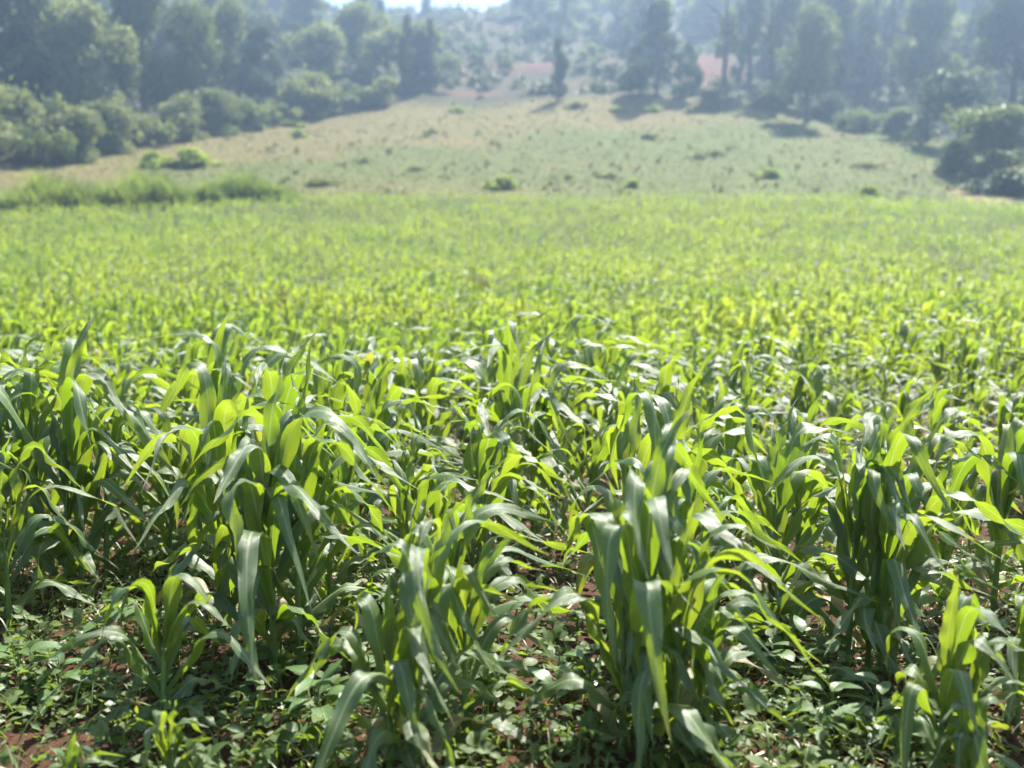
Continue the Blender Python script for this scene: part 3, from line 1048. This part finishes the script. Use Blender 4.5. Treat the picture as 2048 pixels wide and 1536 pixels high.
tree_list = [
    ('round_tree', 165, 285, 8, 185, 'broad', 'pale', 'round-crowned pale-leaved tree with a sunlit right rim, upper left', .12),
    ('shade_tree', 45, 285, -40, 190, 'broad', 'dark', 'large dark shaded tree in the upper left corner', .15),
    ('tall_tree', 290, 265, -60, 160, 'broad', 'mid', 'tall grey-green tree right of the round-crowned tree', .1),
    ('tall_tree', 385, 258, 5, 130, 'broad', 'mid', 'second tall grey-green tree, below the first sky gap', .1),
    ('domed_tree', 528, 225, 52, 115, 'cone', 'dark', 'dark dome-shaped tree with pale right flank, upper left of centre', .05),
    ('feathery_tree', 455, 232, 0, 100, 'broad', 'pale', 'feathery pale tree just left of the dark dome-shaped tree', .1),
    ('columnar_tree', 815, 186, 36, 40, 'column', 'dark', 'left one of the pair of slim dark columnar trees', .0),
    ('columnar_tree', 861, 184, 44, 38, 'column', 'dark', 'right one of the pair of slim dark columnar trees', .0),
    ('columnar_tree', 1116, 203, 78, 46, 'column', 'dark', 'lone slim dark columnar tree at the top of the pasture, centre', .06),
    ('broad_conifer', 1312, 195, 10, 150, 'cone', 'dark', 'broad dark conifer with a sunlit right edge, upper right of centre', .03),
    ('small_conifer', 1378, 182, 88, 55, 'cone', 'dark', 'small dark conifer tucked against the broad conifer', .03),
    ('parkland_tree', 1615, 246, 12, 125, 'broad', 'mid', 'tall tree on a short visible trunk at the pasture edge, upper right', .16),
    ('gum_tree', 1500, 190, -70, 62, 'gum', 'dark', 'narrow dark gum tree above the red earth streak', .1),
    ('gum_tree', 1452, 188, -60, 50, 'gum', 'yellow', 'thin yellow-green gum tree beside the red earth streak', .1),
    ('gum_tree', 1545, 195, -60, 60, 'gum', 'pale', 'pale thin gum tree left of the tall pasture-edge tree', .1),
    ('gum_tree', 1575, 200, -90, 60, 'gum', 'mid', 'thin gum tree hidden behind the tall pasture-edge tree', .1),
    ('gum_tree', 1690, 205, -60, 62, 'gum', 'yellow', 'yellow-green gum tree right of the tall pasture-edge tree', .1),
    ('gum_tree', 1735, 205, -90, 66, 'gum', 'yellow', 'second yellow-green gum tree in the upper right wood', .1),
    ('gum_tree', 1785, 205, -80, 70, 'gum', 'mid', 'grey-green gum tree in the upper right wood', .1),
    ('round_tree', 1915, 295, 140, 160, 'broad', 'dark', 'dark round tree in deep shade near the right edge', .02),
    ('sunlit_tree', 1962, 230, 80, 70, 'gum', 'yellow', 'bright yellow-green treetop above the dark round tree', .05),
    ('shade_tree', 1855, 250, -40, 150, 'broad', 'mid', 'hazy tall tree left of the dark round tree', .08),
    ('shade_tree', 2030, 270, -70, 190, 'broad', 'dark', 'hazy blue tall tree in the upper right corner', .06),
    ('shade_tree', 1660, 205, -70, 100, 'broad', 'dark', 'dark tree behind the yellow-green gum trees', .1),
]
for nm_, bx, by, ty, w, kd, tone, lab, lift in tree_list:
    tree_px(nm_, bx, by, ty, w, kd, tone, lab, lift=lift)

bush_list = [
    (35, 322, 165, 150, 'pale', 'large sage-green bush at the left edge below the dark tree'),
    (118, 322, 148, 125, 'pale', 'tall sage-green bush second from the left edge'),
    (198, 305, 195, 115, 'mid', 'darker bush at the pasture edge, third from the left'),
    (255, 290, 222, 80, 'pale', 'low pale bush below the tall grey-green tree'),
    (330, 282, 190, 115, 'mid', 'wide grey-green bush below the second tall tree'),
    (405, 270, 205, 85, 'mid', 'dark-footed bush where the dry grass shoulder begins'),
    (462, 262, 185, 100, 'pale', 'pale bush below the feathery tree'),
    (545, 245, 180, 90, 'pale', 'light bush in front of the dark dome-shaped tree'),
    (625, 228, 138, 115, 'pale', 'rounded pale bush halfway to the columnar pair'),
    (655, 226, 175, 70, 'dark', 'dark low bush in front of the rounded pale one'),
    (710, 216, 148, 90, 'mid', 'grey bush left of the columnar pair'),
    (765, 212, 150, 80, 'pale', 'pale grey bush at the foot of the columnar pair'),
    (-40, 335, 150, 150, 'pale', 'sage-green bush cut by the left edge'),
    (78, 332, 200, 120, 'mid', 'low full bush between the two large sage-green ones'),
    (160, 325, 205, 120, 'pale', 'low pale bush in front of the tall sage-green one'),
    (228, 308, 200, 110, 'pale', 'pale bush beside the darker third one'),
    (290, 292, 195, 110, 'pale', 'full pale bush under the tall grey-green tree'),
    (368, 280, 178, 110, 'pale', 'pale bush under the second tall tree'),
    (435, 268, 165, 90, 'mid', 'grey bush where the feathery tree stands'),
    (500, 256, 170, 90, 'mid', 'bush in the gap left of the dark dome-shaped tree'),
    (585, 238, 150, 95, 'pale', 'bush in the gap right of the dark dome-shaped tree'),
    (1985, 350, 200, 195, 'mid', 'big pale sunlit bush at the right edge'),
    (2015, 390, 305, 170, 'dark', 'dark squat bush by the dirt track at the right edge'),
    (1905, 352, 270, 70, 'dark', 'dark shrub left of the big pale bush'),
    (1790, 280, 212, 85, 'mid', 'shrub under the upper right wood'),
    (1725, 262, 190, 95, 'mid', 'shaded shrub right of the tall pasture-edge tree'),
    (1665, 240, 180, 85, 'dark', 'dark shrub behind the pasture-edge tree trunk'),
    (1430, 215, 172, 75, 'mid', 'dark scrub bush below the red earth streak'),
    (1540, 212, 165, 90, 'mid', 'scrub bush left of the pasture-edge tree'),
]
for k_, (bx, by, ty, w, tone, lab) in enumerate(bush_list):
    tree_px('bush', bx, by, ty, w * 1.15, 'shrub' if k_ % 3 == 1 else 'bush', tone, lab, 'bush', 'bushes along the pasture edge')

shrubs = [
    (600, 276, 242, 32, 'fresh', 'dark green shrub on the dry grass shoulder'), (585, 252, 230, 50, 'fresh', 'bright spreading shrub above the shoulder shrub'),
    (635, 236, 208, 45, 'fresh', 'bright shrub under the rounded pale bush'),
    (310, 335, 275, 62, 'fresh', 'left of two bright green shrubs above the elephant grass'), (392, 332, 270, 104, 'fresh', 'larger right shrub of the two above the elephant grass'),
    (645, 370, 345, 62, 'pale', 'low dark shrub right of the elephant grass'), (725, 326, 305, 28, 'pale', 'small round shrub in the pasture left of centre'),
    (832, 342, 322, 32, 'pale', 'small dim shrub lower in the pasture left of centre'), (862, 268, 246, 24, 'pale', 'tiny shrub on the dry grass left of centre'),
     
    (1003, 378, 332, 68, 'fresh', 'bright green shrub at the field edge near the centre'), 
    (1265, 375, 345, 40, 'fresh', 'green shrub at the field edge right of centre'), (1222, 357, 336, 32, 'pale', 'dim shrub right of centre in the lower pasture'),
    (1297, 278, 256, 28, 'mid', 'dark dot-like shrub in the upper pasture'), 
    (1395, 318, 296, 30, 'pale', 'left of two close shrubs in the right pasture'), (1428, 312, 290, 34, 'pale', 'right of two close shrubs in the right pasture'),
    (1537, 356, 322, 56, 'fresh', 'rounded bright green shrub alone in the right pasture'), (1735, 334, 316, 58, 'pale', 'low flat dark shrub in the right pasture'),
    (1738, 390, 355, 55, 'fresh', 'bright shrub at the field edge on the right'), 
     (915, 224, 205, 36, 'fresh', 'bright shrub at the top of the dry grass'),
    (1232, 222, 202, 36, 'fresh', 'left bright shrub along the top of the pasture'), (1305, 222, 202, 40, 'fresh', 'middle bright shrub along the top of the pasture'),
    (1415, 216, 198, 50, 'fresh', 'right bright shrub along the top of the pasture'), (1155, 214, 196, 40, 'pale', 'dim shrub beside the lone columnar tree'),
    (1690, 262, 245, 45, 'fresh', 'light shrub at the foot of the pasture-edge tree'),
]
for bx, by, ty, w, tone, lab in shrubs:
    tree_px('shrub', bx, by, ty + (by - ty) * .1, w * 1.3, 'shrub', tone, lab, 'shrub', 'shrubs scattered in the pasture')

# the wooded hillside behind
hill_n = 0
hs_ = []
for _ in range(12000):
    if hill_n >= 270:
        break
    px, py = rt.uniform(-120, 2170), rt.uniform(-6, 205)
    x, y = at(px, py)
    if y > 298 or y < 118:
        continue
    open_ = 860 < px < 1250 and 70 < py < 215
    if open_ and rt.random() > .3:
        continue
    if 1330 < px < 1470 and 70 < py < 190:
        continue
    if py > 175 and 560 < px < 1640:
        continue
    if any((x - a) ** 2 + (y - b) ** 2 < (2.6 if open_ else 4.6) ** 2 for a, b in hs_):
        continue
    hs_.append((x, y))
    right = px > 1430
    far = y > 230
    kd = rt.choice(['gum', 'gum', 'broad', 'cone', 'column'] if right else ['broad', 'broad', 'bush', 'cone', 'bush'])
    tone = rt.choice(['dark', 'mid', 'mid', 'pale', 'yellow'] if right else ['mid', 'pale', 'pale', 'mid', 'dark'])
    h = rt.uniform(10, 19) if right else rt.uniform(7, 13)
    if open_:
        kd = 'bush'
    if kd == 'bush':
        h = rt.uniform(2.0, 4.5) if open_ else rt.uniform(3, 6)
    w = h * {'gum': .5, 'broad': .95, 'cone': .55, 'column': .3, 'bush': 1.25}[kd] * rt.uniform(.85, 1.2)
    if min(abs(px - g_) for g_ in (668, 805, 962)) < 34:      # sky shows between these trees
        while h > 1.5 and proj(x, y, gz(x, y) + h)[1] < 40:
            h *= .8
        w = min(w, h * 1.1)
    tp = proj(x, y, gz(x, y) + h * .6)
    word = {'gum': 'slender gum tree', 'broad': 'spreading tree', 'cone': 'cone-shaped tree', 'column': 'columnar tree', 'bush': 'bush'}[kd]
    nm_ = {'gum': 'gum_tree', 'broad': 'spreading_tree', 'cone': 'conifer', 'column': 'columnar_tree', 'bush': 'hillside_bush'}[kd]
    tree(nm_, x, y, h, w, kd, tone, uniq('hazy ' + word + ' on the hillside, %s', min(max(tp[0], 0), 2048), max(tp[1], 0)), 'bush' if kd == 'bush' else 'tree', 'trees of the wooded hillside', .08 if kd in ('gum', 'broad') else 0)
    hill_n += 1


def puff(r, n, size):
    d = r.normal(0, 1, (n, 3)); d /= np.linalg.norm(d, axis=1)[:, None]; d[:, 2] = np.abs(d[:, 2])
    c = d * (r.uniform(.3, 1, n) ** .6 * (1 + .35 * np.sin(3 * np.arctan2(d[:, 1], d[:, 0]) + r.uniform(0, 6))))[:, None] * np.array([.55, .55, .8])
    nr = d + r.normal(0, .7, (n, 3)); nr /= np.linalg.norm(nr, axis=1)[:, None]
    a = np.cross(nr, r.normal(0, 1, (n, 3))); a /= np.linalg.norm(a, axis=1)[:, None]; b = np.cross(nr, a)
    s_ = size * r.uniform(.5, 1.2, n)[:, None]
    return np.stack([c - a * s_, c - b * s_ * .6, c + a * s_, c + b * s_ * .6], 1).reshape(-1, 3), np.arange(4 * n).reshape(-1, 4), np.zeros((4 * n, 2))


PUFF = [puff(rt, 64, .20) for _ in range(8)]
n = 9000
y = np.sqrt(rng.uniform(85 ** 2, 300 ** 2, n)); x = rng.uniform(-1, 1, n) * (.56 * y + 4)
rdm = np.zeros(n)
for px, py, rx_, ry_ in ((980, 142, 20, 4), (990, 186, 18, 2.5), (1405, 130, 5, 12), (1440, 150, 5, 8)):
    ax, ay = at(px, py); rdm += np.exp(-((x - ax) / rx_) ** 2 - ((y - ay) / ry_) ** 2)
sn = fbm(x / 7 + 40, y / 7, 3)
qx, qy, _ = proj(x, y, ground(x, y))
opn = (qx > 860) & (qx < 1240) & (qy > 60)
m = (pasture_top(x, y) > 1 + 8 * sn) & (rdm < .4) & (sn > np.where(opn, .38, .34))
x, y, sn = x[m][:2700], y[m][:2700], sn[m][:2700]
g = scatter(PUFF, np.stack([x, y, ground(x, y) - .15], 1), rng.uniform(0, 6.28, len(x)), rng.uniform(.8, 2.6, len(x)) * (.6 + .9 * sn), np.clip((fbm(x / 5, y / 5, 2) - .5) * 2.5 + .5 + rng.uniform(-.3, .3, len(x)), 0, 1))
tag(obj('hillside_scrub', mesh('hillside_scrub', g[0], g[1], M_SCRUB, smooth=False, attr=g[3])), 'low tangled scrub covering the hillside between the trees', 'scrub', kind='stuff')

# tussocks that roughen the pasture
TUSS = [puff(rt, 26, .3) for _ in range(6)]
n = 1500
y = np.sqrt(rng.uniform(72 ** 2, 160 ** 2, n)); x = rng.uniform(-1, 1, n) * (.56 * y + 4)
sn = fbm(x / 5 + 11, y / 5 + 4, 3)
m = (y > field_far(x) + 1) & (pasture_top(x, y) < 3) & (sn > .46)
x, y = x[m], y[m]
g = scatter(TUSS, np.stack([x, y, ground(x, y) - .03], 1), rng.uniform(0, 6.28, len(x)), rng.uniform(.15, .7, len(x)) ** 1.3, rng.uniform(.2, .8, len(x)))
tag(obj('pasture_tussocks', mesh('pasture_tussocks', g[0], g[1], M_GRASS, smooth=False, attr=g[3])), 'rough tussocks of grass dotting the pasture slope', 'grass', kind='stuff')


# elephant grass along the left of the field's far edge
def grass_clump(r, n, w, dpt, h):
    t = np.linspace(0, 1, 4)
    bx = r.uniform(-.5, .5, n) * w; by = r.uniform(-.5, .5, n) * dpt
    hh = h * r.uniform(.45, 1.1, n) * (1 - .6 * (np.abs(bx) / (w * .5)) ** 2.2) * (.7 + .6 * vnoise(bx * 1.7 + r.uniform(0, 99), by * 1.7))
    a = r.uniform(0, 6.28, n); ln = r.uniform(.15, .7, n)
    P = np.stack([bx[:, None] + np.cos(a)[:, None] * ln[:, None] * hh[:, None] * t ** 2 * .8,
                  by[:, None] + np.sin(a)[:, None] * ln[:, None] * hh[:, None] * t ** 2 * .8,
                  hh[:, None] * (t - .28 * ln[:, None] * t ** 3)], -1)
    s = np.stack([-np.sin(a + .7), np.cos(a + .7), np.zeros(n)], 1)[:, None] * (r.uniform(.025, .05, n)[:, None] * np.array([.8, 1, .7, .06]))[..., None]
    V = np.stack([P - s, P + s], 2).reshape(-1, 3)
    Q = (grid_quads(2, 4)[None] + (np.arange(n) * 8)[:, None, None]).reshape(-1, 4)
    return V, Q, np.repeat(r.uniform(0, 1, n), 8)


for px, py, wpx, hpx, lab in ((35, 428, 130, 78, 'elephant grass clump at the left edge of the far field'), (130, 424, 110, 92, 'bushy elephant grass clump second from the left edge'),
                              (225, 420, 120, 84, 'elephant grass clump third from the left edge'), (320, 417, 110, 90, 'elephant grass clump in the middle of the tall grass strip'),
                              (405, 410, 80, 70, 'lower elephant grass clump before the last tall one'), (475, 404, 130, 84, 'elephant grass clump near the end of the tall grass strip'), (545, 402, 80, 46, 'low thin elephant grass tuft that ends the strip'), (75, 420, 60, 104, 'tallest narrow elephant grass clump near the left edge'), (275, 412, 60, 108, 'tall narrow elephant grass clump in mid strip')):
    x, y = at(px, py)
    y += 1.0
    d = y / _cp
    V, Q, tone = grass_clump(rt, 900, wpx * d / F_PX * 1.15, 2.4, hpx * d / F_PX * .74)
    o = obj('elephant_grass_clump', mesh('elephant_grass_clump', V, Q, M_TALL, attr=tone), None, (x, y, gz(x, y) - .03))
    tag(o, lab, 'grass clump', 'elephant grass clumps')

for px, py, hpx, lab in ((515, 640, 62, 'rusty brown weed head above the maize, left of its pair'), (570, 632, 66, 'rusty brown weed head above the maize, right of its pair'),
                         (655, 690, 60, 'lowest rusty weed head, just over the tall left plants'), (955, 592, 60, 'lone rusty weed head in the middle field')):
    x, y = at(px, py)
    V, Q, tone = grass_clump(rt, 34, .4, .35, hpx * y / F_PX * .85)
    o = obj('rusty_weed', mesh('rusty_weed', V * np.array([1, 1, 1]), Q, M_RUST, attr=tone), None, (x, y, gz(x, y)))
    tag(o, lab, 'weed', 'rusty weed heads')

# pasture grass
n = 60000
y = np.sqrt(rng.uniform(60 ** 2, 175 ** 2, n)); x = rng.uniform(-1, 1, n) * (.56 * y + 4)
m = (y > field_far(x) + .5) & (pasture_top(x, y) < 6)
x, y = x[m], y[m]
nmv = fbm(x / 9 + 3, y / 9, 4)
dr_ = sstep(-9, 9, y - np.interp(x, [-45, -30, -15, 0, 20, 45], [82, 96, 112, 122, 126, 130]) + (nmv - .5) * 26) * sstep(45, 18, x + (nmv - .5) * 20)
tone = np.clip(dr_ * .75 + .12 + rng.uniform(-.12, .12, len(x)), 0, 1)
a = rng.uniform(0, 6.28, len(x)); h = rng.uniform(.06, .17, len(x)) * (.6 + .8 * fbm(x / 2.5, y / 2.5, 2)); w = rng.uniform(.02, .07, len(x))
z = ground(x, y)
ln = rng.normal(0, .12, (len(x), 2))
V = np.stack([np.stack([x - np.cos(a) * w, y - np.sin(a) * w, z - .02], 1), np.stack([x + np.cos(a) * w, y + np.sin(a) * w, z - .02], 1),
              np.stack([x + np.cos(a) * w * 1.6 + ln[:, 0], y + np.sin(a) * w * 1.6 + ln[:, 1], z + h], 1), np.stack([x - np.cos(a) * w * 1.3 + ln[:, 0], y - np.sin(a) * w * 1.3 + ln[:, 1], z + h * .8], 1)], 1)
tag(obj('meadow_grass', mesh('meadow_grass', V.reshape(-1, 3), np.arange(4 * len(x)).reshape(-1, 4), M_GRASS, smooth=False, attr=np.repeat(tone, 4))), 'short mixed dry and green grass on the pasture slope', 'grass', kind='stuff')

# ------------------------------------------------------------------ haze
bx = np.array([(sx, sy, sz) for sz in (-1.0, 104.0) for sy in (-42.0, 422.0) for sx in (-262.0, 262.0)])
bq = np.array([(0, 2, 3, 1), (4, 5, 7, 6), (0, 1, 5, 4), (2, 6, 7, 3), (0, 4, 6, 2), (1, 3, 7, 5)])
mh, nt, out = new_mat('haze')
pv = nd(nt, 'ShaderNodeVolumePrincipled')
pv.inputs['Color'].default_value = (.52, .73, 1.0, 1)
pv.inputs['Density'].default_value = .00125
pv.inputs['Anisotropy'].default_value = .6
nt.links.new(pv.outputs[0], out.inputs['Volume'])
hz = obj('haze', mesh('haze', bx, bq, mh, smooth=False))
tag(hz, kind='stuff', label='thin blue morning haze over the valley', cat='haze')
